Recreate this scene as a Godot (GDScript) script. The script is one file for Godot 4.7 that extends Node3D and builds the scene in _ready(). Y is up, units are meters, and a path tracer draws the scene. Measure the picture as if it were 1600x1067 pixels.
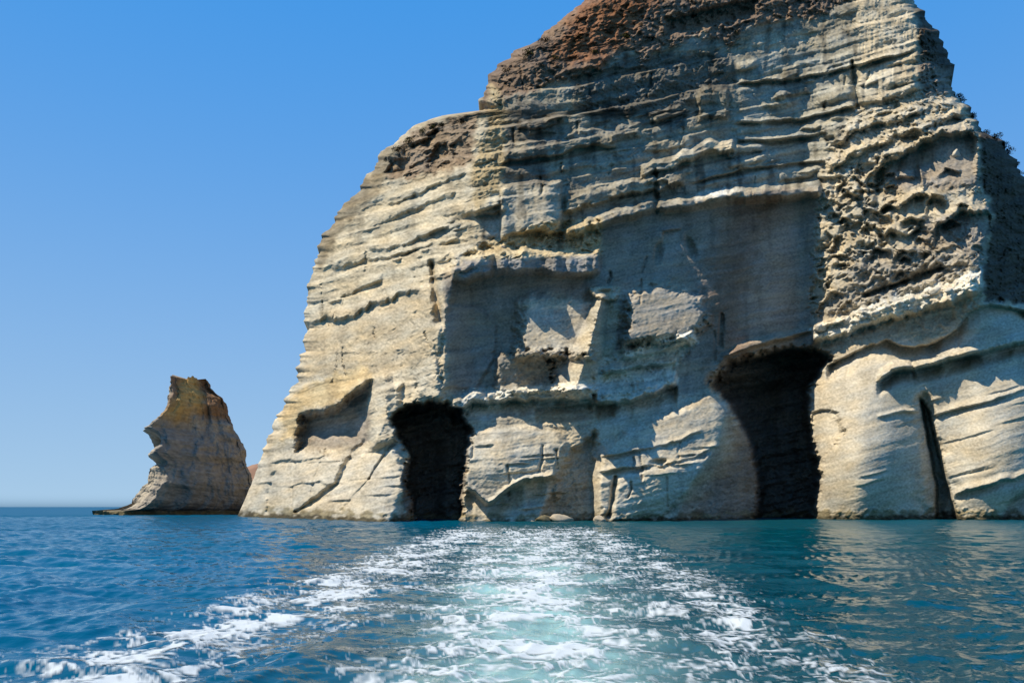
extends Node3D
# A pale sea cliff with two caves, a sea stack beside it, and the wake of a boat on the water in front.
# Bearings taken from the picture (column, row) are turned into places on the ground with survey(); all shapes are built there.

const F := 1288.0
const EYE := 2.4
const PITCH := 11.35
var cp := cos(deg_to_rad(PITCH))
var sp := sin(deg_to_rad(PITCH))

# ---------------------------------------------------------------- helpers
func survey(x: float, y: float, d: float) -> Vector3:
	var a := (x - 800.0) / F
	var b := (533.5 - y) / F
	var k := d / (cp - b * sp)
	return Vector3(a * k, EYE + (b * cp + sp) * k, -d)

func nz(kind: int, freq: float, sd: int, oct := 1) -> FastNoiseLite:
	var n := FastNoiseLite.new()
	n.noise_type = kind as FastNoiseLite.NoiseType
	n.frequency = freq
	n.seed = sd
	n.fractal_type = FastNoiseLite.FRACTAL_FBM if oct > 1 else FastNoiseLite.FRACTAL_NONE
	n.fractal_octaves = oct
	return n

func cells(freq: float, sd: int) -> FastNoiseLite:
	var n := nz(FastNoiseLite.TYPE_CELLULAR, freq, sd)
	n.cellular_return_type = FastNoiseLite.RETURN_DISTANCE2_SUB
	return n

func tag(o: Node3D, label: String, category: String, group := "") -> void:
	o.set_meta("label", label)
	o.set_meta("category", category)
	if group != "":
		o.set_meta("group", group)

func put(called: String, m: Mesh, mat: Material, parent: Node) -> MeshInstance3D:
	var o := MeshInstance3D.new()
	o.name = called
	o.mesh = m
	o.material_override = mat
	o.cast_shadow = GeometryInstance3D.SHADOW_CASTING_SETTING_ON
	parent.add_child(o, true)
	return o

func ss(a: float, b: float, x: float) -> float:
	var t := clampf((x - a) / (b - a), 0.0, 1.0)
	return t * t * (3.0 - 2.0 * t)

func line_at(p: PackedVector2Array, x: float) -> float:       # y on a polyline that runs along x
	if x <= p[0].x: return p[0].y
	for k in range(1, p.size()):
		if x <= p[k].x:
			return lerpf(p[k - 1].y, p[k].y, (x - p[k - 1].x) / maxf(p[k].x - p[k - 1].x, 1e-4))
	return p[p.size() - 1].y

func pts(a: Array) -> PackedVector2Array:
	var p := PackedVector2Array()
	for k in range(0, a.size(), 2): p.append(Vector2(a[k], a[k + 1]))
	return p

func arrays(v: PackedVector3Array, n: PackedVector3Array, c: PackedColorArray, i: PackedInt32Array) -> ArrayMesh:
	var a := []
	a.resize(Mesh.ARRAY_MAX)
	a[Mesh.ARRAY_VERTEX] = v
	a[Mesh.ARRAY_NORMAL] = n
	a[Mesh.ARRAY_COLOR] = c
	a[Mesh.ARRAY_INDEX] = i
	var m := ArrayMesh.new()
	m.add_surface_from_arrays(Mesh.PRIMITIVE_TRIANGLES, a)
	return m

func normal_tex(freq: float, bump: float, sd: int, oct := 5) -> NoiseTexture2D:
	var t := NoiseTexture2D.new()
	t.width = 1024
	t.height = 1024
	t.seamless = true
	t.as_normal_map = true
	t.bump_strength = bump
	t.noise = nz(FastNoiseLite.TYPE_SIMPLEX_SMOOTH, freq, sd, oct)
	return t

# ---------------------------------------------------------------- the cliff: layout
const RX0 := 340.0
const RY0 := -150.0
const STEP := 1.4
const RW := 1016
const RH := 708
const NU := 930
const WRAP := 10

var feats := []          # what stands out of or is cut into the rock, in order
var paints := []         # regions: colour, kind of rock, part
var base := PackedFloat32Array()
const BW := 146
const BH := 102
var n_low := nz(FastNoiseLite.TYPE_SIMPLEX_SMOOTH, 0.008, 11, 3)
var n_rag := nz(FastNoiseLite.TYPE_SIMPLEX_SMOOTH, 0.045, 12, 3)
var n_mid := nz(FastNoiseLite.TYPE_SIMPLEX_SMOOTH, 0.03, 13, 4)
var n_fine := nz(FastNoiseLite.TYPE_SIMPLEX_SMOOTH, 0.16, 14, 3)
var n_str := nz(FastNoiseLite.TYPE_SIMPLEX_SMOOTH, 0.05, 15, 3)
var n_col := nz(FastNoiseLite.TYPE_SIMPLEX_SMOOTH, 0.02, 16, 4)
var n_grain := nz(FastNoiseLite.TYPE_SIMPLEX_SMOOTH, 0.24, 22, 2)
var n_joint := nz(FastNoiseLite.TYPE_SIMPLEX_SMOOTH, 0.05, 17, 2)
var n_block := nz(FastNoiseLite.TYPE_CELLULAR, 0.018, 18)
var n_block2 := nz(FastNoiseLite.TYPE_CELLULAR, 0.055, 19)
var n_taf := cells(0.030, 20)
var n_taf2 := cells(0.085, 21)
var left_edge := PackedVector2Array()
var right_edge := PackedVector2Array()
var steps := PackedFloat32Array()
var row_v := []
var row_c := []
var row_p := []

func ledge(a: Array, p: float, up: float, face: float, drop: float, under: float, below: float, jit := 2.0, fade := 10.0) -> void:
	var q := pts(a)
	var i0 := maxi(0, int((q[0].x - RX0) / STEP))
	var i1 := mini(RW - 1, int((q[q.size() - 1].x - RX0) / STEP))
	var yl := PackedFloat32Array()
	var am := PackedFloat32Array()
	var lo := 1e9
	var hi := -1e9
	var sd := feats.size() * 37.0
	for i in range(i0, i1 + 1):
		var x := RX0 + i * STEP
		var y := line_at(q, x) + jit * 2.0 * n_rag.get_noise_2d(x * 0.6, sd) + jit * 0.5 * n_fine.get_noise_2d(x * 0.6, sd)
		yl.append(y)
		lo = minf(lo, y)
		hi = maxf(hi, y)
		am.append(ss(0.0, fade, x - q[0].x) * ss(0.0, fade, q[q.size() - 1].x - x) * (1.0 + 0.75 * n_rag.get_noise_2d(x * 0.3, sd + 500.0)))
	feats.append({"k": 0, "y0": lo - up, "y1": hi + face + drop + below, "i0": i0, "yl": yl, "am": am, "p": p, "up": up, "face": face, "drop": drop, "under": under, "below": below})

func area(a: Array, h: float, soft: float, rag := 0.0, lean := 0.0) -> void:
	var q := pts(a)
	var f := poly(q, soft, rag)
	f.merge({"k": 1, "h": h, "lean": lean})
	feats.append(f)

func poly(q: PackedVector2Array, soft: float, rag: float) -> Dictionary:
	var lo := q[0]
	var hi := q[0]
	for v in q:
		lo = lo.min(v)
		hi = hi.max(v)
	var m := soft + rag
	return {"q": q, "soft": soft, "rag": rag, "y0": lo.y - m, "y1": hi.y + m, "x0": lo.x - m, "x1": hi.x + m, "top": lo.y, "bot": hi.y}

func crack(a: Array, w0: float, w1: float, h: float, tent := 0.0) -> void:
	var q := pts(a)
	var f := poly(q, maxf(w0, w1) * 2.2, 0.0)
	f.merge({"k": 2, "w0": w0, "w1": w1, "h": h, "tent": tent})
	feats.append(f)

func bump(x: float, y: float, rx: float, ry: float, turn: float, h: float) -> void:
	var r := maxf(rx, ry)
	feats.append({"k": 3, "x": x, "y": y, "rx": rx, "ry": ry, "c": cos(deg_to_rad(turn)), "s": sin(deg_to_rad(turn)), "h": h, "y0": y - r, "y1": y + r, "x0": x - r, "x1": x + r})

# what: t terraces, r roughness, b blocks, f tafoni holes, l fine layers, s stains, v vertical joints, c colour, part
func paint(a: Array, soft: float, rag: float, what: Dictionary) -> void:
	var f := poly(pts(a), soft, rag)
	f.merge({"what": what})
	paints.append(f)

# weight of a polygon along one row of the raster: fills w from i0 on, returns [i0, i1]
func poly_row(f: Dictionary, y: float, rag_n: PackedFloat32Array, w: PackedFloat32Array) -> Vector2i:
	var soft: float = f.soft
	var rag: float = f.rag
	var reach := soft + rag + 1.0
	var q: PackedVector2Array = f.q
	var near_a := PackedVector2Array()
	var near_b := PackedVector2Array()
	var cross := PackedFloat32Array()
	for k in q.size():
		var a := q[k]
		var b := q[(k + 1) % q.size()]
		if minf(a.y, b.y) <= y + reach and maxf(a.y, b.y) >= y - reach:
			near_a.append(a)
			near_b.append(b)
		if (a.y > y) != (b.y > y):
			cross.append(a.x + (y - a.y) / (b.y - a.y) * (b.x - a.x))
	var i0 := clampi(int((f.x0 - RX0) / STEP), 0, RW - 1)
	var i1 := clampi(int((f.x1 - RX0) / STEP) + 1, 0, RW - 1)
	for i in range(i0, i1 + 1):
		var x := RX0 + i * STEP
		var inside := false
		for c in cross:
			if c > x: inside = not inside
		var best := 1e9
		for k in near_a.size():
			var a := near_a[k]
			var ab := near_b[k] - a
			var t := clampf(((x - a.x) * ab.x + (y - a.y) * ab.y) / maxf(ab.length_squared(), 1e-4), 0.0, 1.0)
			var dx := x - a.x - ab.x * t
			var dy := y - a.y - ab.y * t
			best = minf(best, dx * dx + dy * dy)
		var sd := sqrt(best)
		sd = (sd if inside else -sd) + rag * rag_n[i] * 1.6
		var t2 := clampf(0.5 + sd / (2.0 * soft), 0.0, 1.0)
		w[i] = t2 * t2 * (3.0 - 2.0 * t2)
	return Vector2i(i0, i1)

func base_at(x: float, y: float) -> float:          # a smooth (quadratic spline) reading of the coarse plan
	var u := clampf((x - RX0) * 0.1, 1.0, BW - 2.501)
	var v := clampf((y - RY0) * 0.1, 1.0, BH - 2.501)
	var i := int(u + 0.5)
	var j := int(v + 0.5)
	u -= i
	v -= j
	var a0 := 0.5 * (0.5 - u) * (0.5 - u)
	var a1 := 0.75 - u * u
	var a2 := 0.5 * (0.5 + u) * (0.5 + u)
	var k := (j - 1) * BW + i
	var r0 := a0 * base[k - 1] + a1 * base[k] + a2 * base[k + 1]
	k += BW
	var r1 := a0 * base[k - 1] + a1 * base[k] + a2 * base[k + 1]
	k += BW
	var r2 := a0 * base[k - 1] + a1 * base[k] + a2 * base[k + 1]
	return 0.5 * (0.5 - v) * (0.5 - v) * r0 + (0.75 - v * v) * r1 + 0.5 * (0.5 + v) * (0.5 + v) * r2

func dip(x: float) -> float:       # how far the layers have climbed by column x
	if x < 700.0: return (x - 700.0) * 0.27
	if x < 900.0: return (x - 700.0) * 0.13
	if x < 1300.0: return 26.0 + (x - 900.0) * 0.2
	return 106.0 + (x - 1300.0) * 0.27

func edge_x(p: PackedVector2Array, y: float) -> float:     # x on a polyline that runs down y
	if y <= p[0].y: return p[0].x
	for k in range(1, p.size()):
		if y <= p[k].y:
			return lerpf(p[k - 1].x, p[k].x, (y - p[k - 1].y) / maxf(p[k].y - p[k - 1].y, 1e-4))
	return p[p.size() - 1].x

func cliff_row(j: int) -> void:
	var y := RY0 + j * STEP
	var rag_n := PackedFloat32Array()
	var w := PackedFloat32Array()
	var r := PackedFloat32Array()
	rag_n.resize(RW)
	w.resize(RW)
	r.resize(RW)
	for i in RW:
		var x := RX0 + i * STEP
		rag_n[i] = n_rag.get_noise_2d(x, y) + 0.35 * n_fine.get_noise_2d(x, y)
	# regions
	var q := {}
	for key in ["t", "r", "b", "f", "l", "s", "v", "cr", "cg", "cb"]:
		var a := PackedFloat32Array()
		a.resize(RW)
		q[key] = a
	var pt: PackedFloat32Array = q.t
	var pr: PackedFloat32Array = q.r
	var pb: PackedFloat32Array = q.b
	var pf: PackedFloat32Array = q.f
	var pl: PackedFloat32Array = q.l
	var ps: PackedFloat32Array = q.s
	var pv: PackedFloat32Array = q.v
	var cr: PackedFloat32Array = q.cr
	var cg: PackedFloat32Array = q.cg
	var cb: PackedFloat32Array = q.cb
	pr.fill(0.5)
	pl.fill(0.25)
	ps.fill(0.3)
	cr.fill(0.42)
	cg.fill(0.36)
	cb.fill(0.26)
	var part := PackedByteArray()
	part.resize(RW)
	for f in paints:
		if y < f.y0 or y > f.y1: continue
		var span := poly_row(f, y, rag_n, w)
		var d: Dictionary = f.what
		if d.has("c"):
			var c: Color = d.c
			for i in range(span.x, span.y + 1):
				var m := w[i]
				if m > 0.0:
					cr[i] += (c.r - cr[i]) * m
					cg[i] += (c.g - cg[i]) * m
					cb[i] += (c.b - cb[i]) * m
		if d.has("part"):
			for i in range(span.x, span.y + 1):
				if w[i] > 0.5: part[i] = d.part
		for pair in [["t", pt], ["r", pr], ["b", pb], ["f", pf], ["l", pl], ["s", ps], ["v", pv]]:
			if d.has(pair[0]):
				var to: float = d[pair[0]]
				var a: PackedFloat32Array = q[pair[0]]
				match pair[0]:
					"t": a = pt
					"r": a = pr
					"b": a = pb
					"f": a = pf
					"l": a = pl
					"s": a = ps
					"v": a = pv
				for i in range(span.x, span.y + 1):
					if w[i] > 0.0: a[i] += (to - a[i]) * w[i]
				match pair[0]:
					"t": pt = a
					"r": pr = a
					"b": pb = a
					"f": pf = a
					"l": pl = a
					"s": ps = a
					"v": pv = a
	# features
	for f in feats:
		if y < f.y0 or y > f.y1: continue
		var h: float = f.get("h", 0.0)
		match int(f.k):
			0:
				var yl: PackedFloat32Array = f.yl
				var am: PackedFloat32Array = f.am
				var i0: int = f.i0
				var p: float = f.p
				var up: float = f.up
				var face: float = f.face
				var drop: float = f.drop
				var under: float = f.under
				var below: float = f.below
				for k in yl.size():
					var d := y - yl[k]
					if d < -up or d > face + drop + below: continue
					var o := p
					if d < 0.0:
						o = p * (1.0 + d / up) * (1.0 + d / up)
					elif d > face + drop:
						o = -under * (1.0 - ss(0.0, below, d - face - drop))
					elif d > face:
						o = lerpf(p, -under, ss(0.0, drop, d - face))
					r[i0 + k] += o * am[k]
			1:
				var span := poly_row(f, y, rag_n, w)
				if f.lean != 0.0: h += f.lean * clampf((y - f.top) / (f.bot - f.top), 0.0, 1.0)
				for i in range(span.x, span.y + 1): r[i] += w[i] * h
			2:
				var pq: PackedVector2Array = f.q
				var i0 := clampi(int((f.x0 - RX0) / STEP), 0, RW - 1)
				var i1 := clampi(int((f.x1 - RX0) / STEP) + 1, 0, RW - 1)
				for i in range(i0, i1 + 1):
					var x := RX0 + i * STEP
					var best := 0.0
					for k in range(1, pq.size()):
						var a := pq[k - 1]
						var ab := pq[k] - a
						var t := clampf(((x - a.x) * ab.x + (y - a.y) * ab.y) / maxf(ab.length_squared(), 1e-4), 0.0, 1.0)
						var dx := x - a.x - ab.x * t
						var dy := y - a.y - ab.y * t
						var ww := lerpf(f.w0, f.w1, (k - 1 + t) / (pq.size() - 1))
						var z := sqrt(dx * dx + dy * dy) / (ww * (1.0 + 0.9 * n_rag.get_noise_2d(x * 0.5 + 60.0, y * 0.5))) + rag_n[i] * 0.25 if f.tent <= 0.0 else sqrt(dx * dx + dy * dy) / ww
						best = maxf(best, (1.0 - z) if f.tent > 0.0 else exp(-z * z))
					r[i] += h * best
			3:
				var i0 := clampi(int((f.x0 - RX0) / STEP), 0, RW - 1)
				var i1 := clampi(int((f.x1 - RX0) / STEP) + 1, 0, RW - 1)
				for i in range(i0, i1 + 1):
					var dx: float = RX0 + i * STEP - f.x
					var dy: float = y - f.y
					var a: float = (dx * f.c + dy * f.s) / f.rx
					var b: float = (dy * f.c - dx * f.s) / f.ry
					var z := a * a + b * b
					if z < 1.0: r[i] += h * (1.0 - z) * (1.0 - z)
	# the grain of the rock, and the colours
	var depth := PackedFloat32Array()
	depth.resize(RW)
	for i in RW:
		var x := RX0 + i * STEP
		var low := n_low.get_noise_2d(x, y)
		var rag := rag_n[i]
		var s := y + dip(x) + low * 6.0
		var yy := y
		if pt[i] > 0.02:
			var k := steps.bsearch(s)
			k = clampi(k, 1, steps.size() - 1)
			var a := steps[k - 1]
			var b := steps[k]
			var mid := (a + b) * 0.5
			var after := ss(0.0, 3.5, s - a)       # the tread of a step is short
			var prev := (a + (steps[k - 2] if k > 1 else a)) * 0.5
			yy = lerpf(y, y + lerpf(prev, mid, after) - s, pt[i])
		var d := base_at(x, yy)
		var o := r[i]
		var str_n := n_str.get_noise_2d(x * 0.05, s * 1.3)
		var fine := n_fine.get_noise_2d(x, y)
		if pl[i] > 0.01:
			o += pl[i] * (str_n * 1.0 + 0.13 * n_str.get_noise_2d(x * 0.09 + 700.0, s * 3.1 + rag * 6.0))
		if pr[i] > 0.01:
			var m := n_mid.get_noise_2d(x, y * 1.2)
			o += pr[i] * ((0.5 - absf(m)) * 1.3 + fine * 0.3 + rag * 0.55)
		if pb[i] > 0.01:
			var bx := x + 6.0 * rag
			var by := s * 2.0 + 4.0 * fine
			o += pb[i] * (n_block.get_noise_2d(bx, by) * 1.3 + n_block2.get_noise_2d(bx, by) * 0.4)
		if pv[i] > 0.01:
			var z := absf(n_joint.get_noise_2d(x + 8.0 * low, y * 0.13))
			o -= pv[i] * (1.0 - ss(0.0, 0.16, z)) * (0.6 + 0.8 * fine)
			o += pv[i] * 0.5 * n_joint.get_noise_2d(x * 2.2, y * 0.12 + 300.0)
		var pit := 0.0
		if pf[i] > 0.01:
			var wx := x + 9.0 * n_mid.get_noise_2d(x, y + 900.0) + 2.0 * fine
			var wy := y * 1.15 + 9.0 * n_mid.get_noise_2d(x + 900.0, y) + x * 0.2
			var g1 := ss(-0.25, 0.3, n_col.get_noise_2d(x + 300.0, y))
			var g2 := ss(-0.3, 0.1, n_col.get_noise_2d(x * 1.3, y * 1.3 + 300.0))
			pit = 1.5 * g1 * ss(0.05, 0.24, 1.0 + n_taf.get_noise_2d(wx, wy)) + 0.75 * g2 * ss(0.1, 0.3, 1.0 + n_taf2.get_noise_2d(wx, wy))
			o -= pf[i] * pit
		depth[i] = d - o
		# colour: layers, patches, run-off stains, grit
		var grain := n_grain.get_noise_2d(x, y)
		depth[i] -= 0.13 * grain * (0.25 + pr[i])
		var k2 := 1.0 + 0.4 * grain + 0.24 * str_n * minf(1.0, pl[i] * 4.0 + pt[i]) + 0.26 * n_col.get_noise_2d(x, y) + 0.14 * fine + 0.2 * n_str.get_noise_2d(x * 0.06, s * 2.6 + 200.0 + rag * 6.0) * minf(1.0, pl[i] * 5.0)
		var st := ps[i] * (0.8 * ss(0.2, 0.6, n_joint.get_noise_2d(x * 0.9 + 77.0, y * 0.12 + 40.0) + 0.7 * n_col.get_noise_2d(x + 99.0, y)) + 0.5 * ss(0.05, 0.45, n_col.get_noise_2d(x * 1.2 + 500.0, y * 1.6)))
		var warm := 0.10 * n_col.get_noise_2d(x * 0.7 + 50.0, s * 1.6)
		k2 *= 1.0 - 0.6 * st
		cr[i] = clampf(cr[i] * k2 * (1.0 + warm), 0.01, 0.8)
		cg[i] = clampf(cg[i] * k2, 0.01, 0.8)
		cb[i] = clampf(cb[i] * k2 * (1.0 - 1.6 * warm), 0.008, 0.8)
	# the row of the sheet, with its two ends running back into the hill
	var jag := 8.0 * n_mid.get_noise_2d(17.0, y * 0.8) + 5.0 * n_rag.get_noise_2d(17.0, y * 1.3) + 2.5 * n_fine.get_noise_2d(5.0, y * 0.7) + 8.0 * n_block.get_noise_2d(17.0, y * 2.4) + 4.0 * n_block2.get_noise_2d(40.0, y * 2.0)
	var xl := edge_x(left_edge, y) + jag * ss(800.0, 640.0, y)
	var xr := edge_x(right_edge, y) + 9.0 * n_rag.get_noise_2d(170.0, y * 1.1) + 3.0 * n_fine.get_noise_2d(50.0, y * 0.7) + 8.0 * n_block.get_noise_2d(170.0, y * 2.4) + 4.0 * n_block2.get_noise_2d(90.0, y * 2.0)
	var vs := PackedVector3Array()
	var cs := PackedColorArray()
	var pp := PackedByteArray()
	for k in range(-WRAP, NU + WRAP):
		var u := clampf(float(k) / (NU - 1), 0.0, 1.0)
		var x := lerpf(xl, xr, u)
		var g := clampf((x - RX0) / STEP, 0.0, RW - 1.001)
		var i := clampi(int(g + 0.5), 1, RW - 2)
		g -= i
		var d := 0.5 * (0.5 - g) * (0.5 - g) * depth[i - 1] + (0.75 - g * g) * depth[i] + 0.5 * (0.5 + g) * (0.5 + g) * depth[i + 1]
		g = clampf(g + 0.5, 0.0, 1.0)
		i -= 1
		d += 9.0 * exp(-(x - xl) / 7.0) + 9.0 * exp(-(xr - x) / 7.0)
		var v := survey(x, y, d)
		var away := 0.0
		if k < 0: away = -k / float(WRAP)
		if k > NU - 1: away = (k - NU + 1) / float(WRAP)
		if away > 0.0:
			v += Vector3((v.x - 20.0) * -0.12 + v.x * 0.4, 0.0, v.z * 0.4) * away
		vs.append(v)
		i = clampi(i, 0, RW - 2)
		cs.append(Color(lerpf(cr[i], cr[i + 1], g), lerpf(cg[i], cg[i + 1], g), lerpf(cb[i], cb[i + 1], g)))
		pp.append(pp[pp.size() - 1] if part[i] == 0 and x > 1000.0 else part[i])
	row_v[j] = vs
	row_c[j] = cs
	row_p[j] = pp

var row_n := []
func normal_row(j: int) -> void:
	var a: PackedVector3Array = row_v[maxi(j - 1, 0)]
	var b: PackedVector3Array = row_v[mini(j + 1, RH - 1)]
	var c: PackedVector3Array = row_v[j]
	var n := PackedVector3Array()
	var last := c.size() - 1
	for i in c.size():
		n.append((b[i] - a[i]).cross(c[mini(i + 1, last)] - c[maxi(i - 1, 0)]).normalized())
	row_n[j] = n

# ---------------------------------------------------------------- ready
func _ready() -> void:
	var cam := Camera3D.new()
	cam.name = "camera"
	cam.fov = rad_to_deg(2.0 * atan(533.5 / F))
	cam.position = Vector3(0, EYE, 0)
	cam.rotation_degrees = Vector3(PITCH, 0, 0)
	cam.near = 0.1
	cam.far = 40000.0
	add_child(cam)
	cam.current = true

	var sky := ProceduralSkyMaterial.new()
	sky.sky_top_color = Color(0.022, 0.275, 0.77).linear_to_srgb()
	sky.sky_horizon_color = Color(0.39, 0.585, 0.78).linear_to_srgb()
	sky.sky_curve = 0.22
	sky.ground_bottom_color = Color(0.02, 0.07, 0.13).linear_to_srgb()
	sky.ground_horizon_color = Color(0.05, 0.15, 0.27).linear_to_srgb()
	sky.sun_angle_max = 60.0
	sky.sun_curve = 0.08
	var env := Environment.new()
	env.background_mode = Environment.BG_SKY
	env.sky = Sky.new()
	env.sky.sky_material = sky
	env.background_energy_multiplier = 0.8
	env.tonemap_mode = Environment.TONE_MAPPER_LINEAR
	env.tonemap_exposure = 1.28
	env.sdfgi_enabled = true
	env.ssao_enabled = true
	env.ssil_enabled = true
	var we := WorldEnvironment.new()
	we.name = "daylight"
	we.environment = env
	add_child(we)
	var sun := DirectionalLight3D.new()
	sun.name = "sun"
	sun.light_color = Color(1.0, 0.95, 0.86)
	sun.light_energy = 1.5
	sun.light_angular_distance = 0.53
	sun.shadow_enabled = true
	sun.look_at_from_position(Vector3(-0.54, 0.80, 0.19) * 100.0, Vector3.ZERO)
	add_child(sun)

	var t0 := Time.get_ticks_msec()
	build_cliff()
	print("cliff ", Time.get_ticks_msec() - t0)
	build_stack()
	build_headland()
	print("stack ", Time.get_ticks_msec() - t0)
	build_sea()
	print("sea ", Time.get_ticks_msec() - t0)
	build_small()

func rock_material() -> StandardMaterial3D:
	var m := StandardMaterial3D.new()
	m.vertex_color_use_as_albedo = true
	m.roughness = 0.95
	m.metallic_specular = 0.25
	m.normal_enabled = true
	m.normal_texture = normal_tex(0.012, 5.0, 5)
	m.normal_scale = 0.9
	m.uv1_triplanar = true
	m.uv1_world_triplanar = true
	m.uv1_scale = Vector3.ONE * 0.11
	return m

var rock: StandardMaterial3D

const CREAM := Color(0.46, 0.40, 0.29)
const TAN := Color(0.46, 0.405, 0.305)
const OCHRE := Color(0.45, 0.345, 0.19)
const GREY := Color(0.29, 0.247, 0.192)
const GREEN := Color(0.285, 0.255, 0.19)
const WHITE := Color(0.62, 0.57, 0.46)
const SOIL := Color(0.195, 0.138, 0.095)
const RUST := Color(0.23, 0.11, 0.055)
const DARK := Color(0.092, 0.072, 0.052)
const BROWN := Color(0.215, 0.155, 0.11)

func layout_regions() -> void:
	# parts: 0 rock wall, 1 soil cap, 2 layered face, 3 left buttress, 4 bay wall, 5 honeycomb face, 6, 7 caves, 8 blocks, 9 slabs, 10 crumbling ledge, 11 jutting ledge, 12 pillar, 13 east wall
	paint([340, 420, 560, 300, 700, 420, 700, 830, 340, 830], 12, 6, {"c": CREAM, "r": 0.5, "l": 0.35, "v": 0.15, "part": 3})
	paint([440, 520, 470, 150, 765, 100, 800, 250, 800, 330, 720, 400, 690, 440, 600, 470, 490, 500], 10, 8, {"c": Color(0.45, 0.39, 0.275), "r": 0.5, "b": 0.8, "t": 0.55, "l": 0.35, "s": 0.5, "v": 0.15, "part": 2})
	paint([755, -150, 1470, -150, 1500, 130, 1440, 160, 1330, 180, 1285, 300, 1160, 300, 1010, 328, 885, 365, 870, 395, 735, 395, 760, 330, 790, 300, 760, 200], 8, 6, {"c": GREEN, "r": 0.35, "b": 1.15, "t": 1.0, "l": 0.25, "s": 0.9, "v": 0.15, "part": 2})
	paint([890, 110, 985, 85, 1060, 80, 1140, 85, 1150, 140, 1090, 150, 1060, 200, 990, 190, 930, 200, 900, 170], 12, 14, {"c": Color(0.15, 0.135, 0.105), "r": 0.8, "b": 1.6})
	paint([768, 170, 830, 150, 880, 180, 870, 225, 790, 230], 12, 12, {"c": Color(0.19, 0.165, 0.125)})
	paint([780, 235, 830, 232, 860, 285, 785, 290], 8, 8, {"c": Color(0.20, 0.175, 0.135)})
	paint([1060, 225, 1140, 215, 1152, 232, 1090, 250, 1050, 262], 6, 6, {"c": CREAM})
	paint([1085, 300, 1162, 290, 1160, 300, 1085, 314], 3, 3, {"c": WHITE})
	paint([1150, 80, 1430, 40, 1440, 150, 1340, 170, 1290, 290, 1150, 300], 14, 6, {"c": Color(0.34, 0.315, 0.245), "b": 0.5, "r": 0.2, "l": 0.5, "v": 0.15})
	paint([1335, -20, 1432, -20, 1437, 150, 1345, 165], 8, 5, {"c": CREAM, "b": 0.7, "v": 0.3})
	paint([760, 330, 870, 285, 882, 380, 740, 400], 8, 4, {"c": Color(0.37, 0.33, 0.25), "r": 0.3, "b": 0.4, "v": 0.0, "l": 0.1, "t": 0.3})
	paint([860, 345, 940, 340, 940, 400, 720, 405, 740, 385], 5, 4, {"c": Color(0.48, 0.38, 0.22), "r": 0.9, "f": 1.0, "part": 11})
	# bay
	paint([690, 425, 940, 398, 945, 340, 1087, 316, 1290, 290, 1270, 520, 1285, 545, 1130, 570, 1100, 615, 700, 612], 8, 4, {"c": GREY, "r": 0.16, "b": 0.0, "t": 0.0, "l": 0.2, "s": 0.35, "v": 0.0, "f": 0.0, "part": 4})
	paint([1105, 400, 1150, 310, 1225, 300, 1180, 400, 1160, 500, 1180, 570, 1100, 570, 1090, 470], 22, 8, {"c": BROWN, "s": 0.5})
	paint([702, 425, 725, 408, 935, 400, 940, 424, 720, 436], 4, 3, {"c": Color(0.27, 0.25, 0.22), "r": 0.5, "v": 0.3, "part": 11})
	paint([775, 612, 784, 550, 865, 545, 915, 548, 935, 600, 920, 615], 4, 4, {"c": Color(0.30, 0.255, 0.19), "r": 0.5, "b": 0.3, "part": 8})
	paint([812, 552, 816, 470, 850, 460, 925, 470, 915, 552], 12, 8, {"c": Color(0.42, 0.37, 0.28), "r": 0.25})
	paint([976, 538, 980, 460, 1033, 440, 1098, 466, 1100, 500, 1084, 522], 12, 8, {"c": Color(0.37, 0.32, 0.245), "r": 0.2})
	paint([918, 448, 970, 448, 968, 470, 962, 540, 950, 560, 930, 610, 878, 612, 905, 540, 925, 470], 3, 2, {"c": Color(0.44, 0.38, 0.27), "r": 0.5, "part": 12})
	paint([935, 560, 975, 545, 1085, 515, 1090, 535, 1055, 575, 1060, 600, 960, 635, 930, 620], 5, 4, {"c": WHITE, "r": 0.6, "b": 0.8, "l": 0.5, "f": 0.5, "part": 14})
	paint([705, 630, 740, 608, 850, 600, 930, 600, 940, 620, 850, 640, 740, 655, 710, 660], 4, 4, {"c": WHITE, "r": 0.7, "b": 0.8, "l": 0.4, "f": 0.5, "part": 10})
	# honeycomb shoulder
	paint([1268, 480, 1280, 290, 1300, 220, 1345, 170, 1440, 140, 1510, 150, 1535, 200, 1540, 300, 1552, 330, 1540, 420, 1420, 470, 1280, 520], 8, 6, {"c": Color(0.43, 0.37, 0.265), "r": 0.12, "f": 1.5, "b": 0.0, "t": 0.0, "l": 0.2, "s": 0.2, "v": 0.0, "part": 5})
	paint([1285, 250, 1335, 170, 1440, 140, 1510, 150, 1530, 195, 1470, 200, 1400, 235, 1340, 260, 1290, 300], 8, 5, {"c": CREAM, "r": 0.9, "b": 0.9, "t": 0.5, "f": 0.6, "l": 0.6})
	paint([1380, 268, 1442, 222, 1487, 202, 1526, 206, 1530, 290, 1480, 300, 1440, 290, 1400, 300], 8, 4, {"c": GREY, "r": 0.2, "f": 0.15})
	paint([1395, 300, 1440, 285, 1545, 290, 1550, 420, 1440, 430, 1400, 380], 16, 8, {"f": 0.45, "r": 0.25, "l": 0.3})
	paint([1420, 420, 1450, 345, 1500, 330, 1545, 330, 1538, 415, 1470, 430], 10, 6, {"c": GREY, "f": 0.6, "r": 0.5})
	paint([1280, 500, 1340, 400, 1440, 380, 1540, 400, 1540, 425, 1350, 480], 14, 8, {"c": Color(0.33, 0.29, 0.225), "f": 0.9, "r": 0.6})
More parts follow.
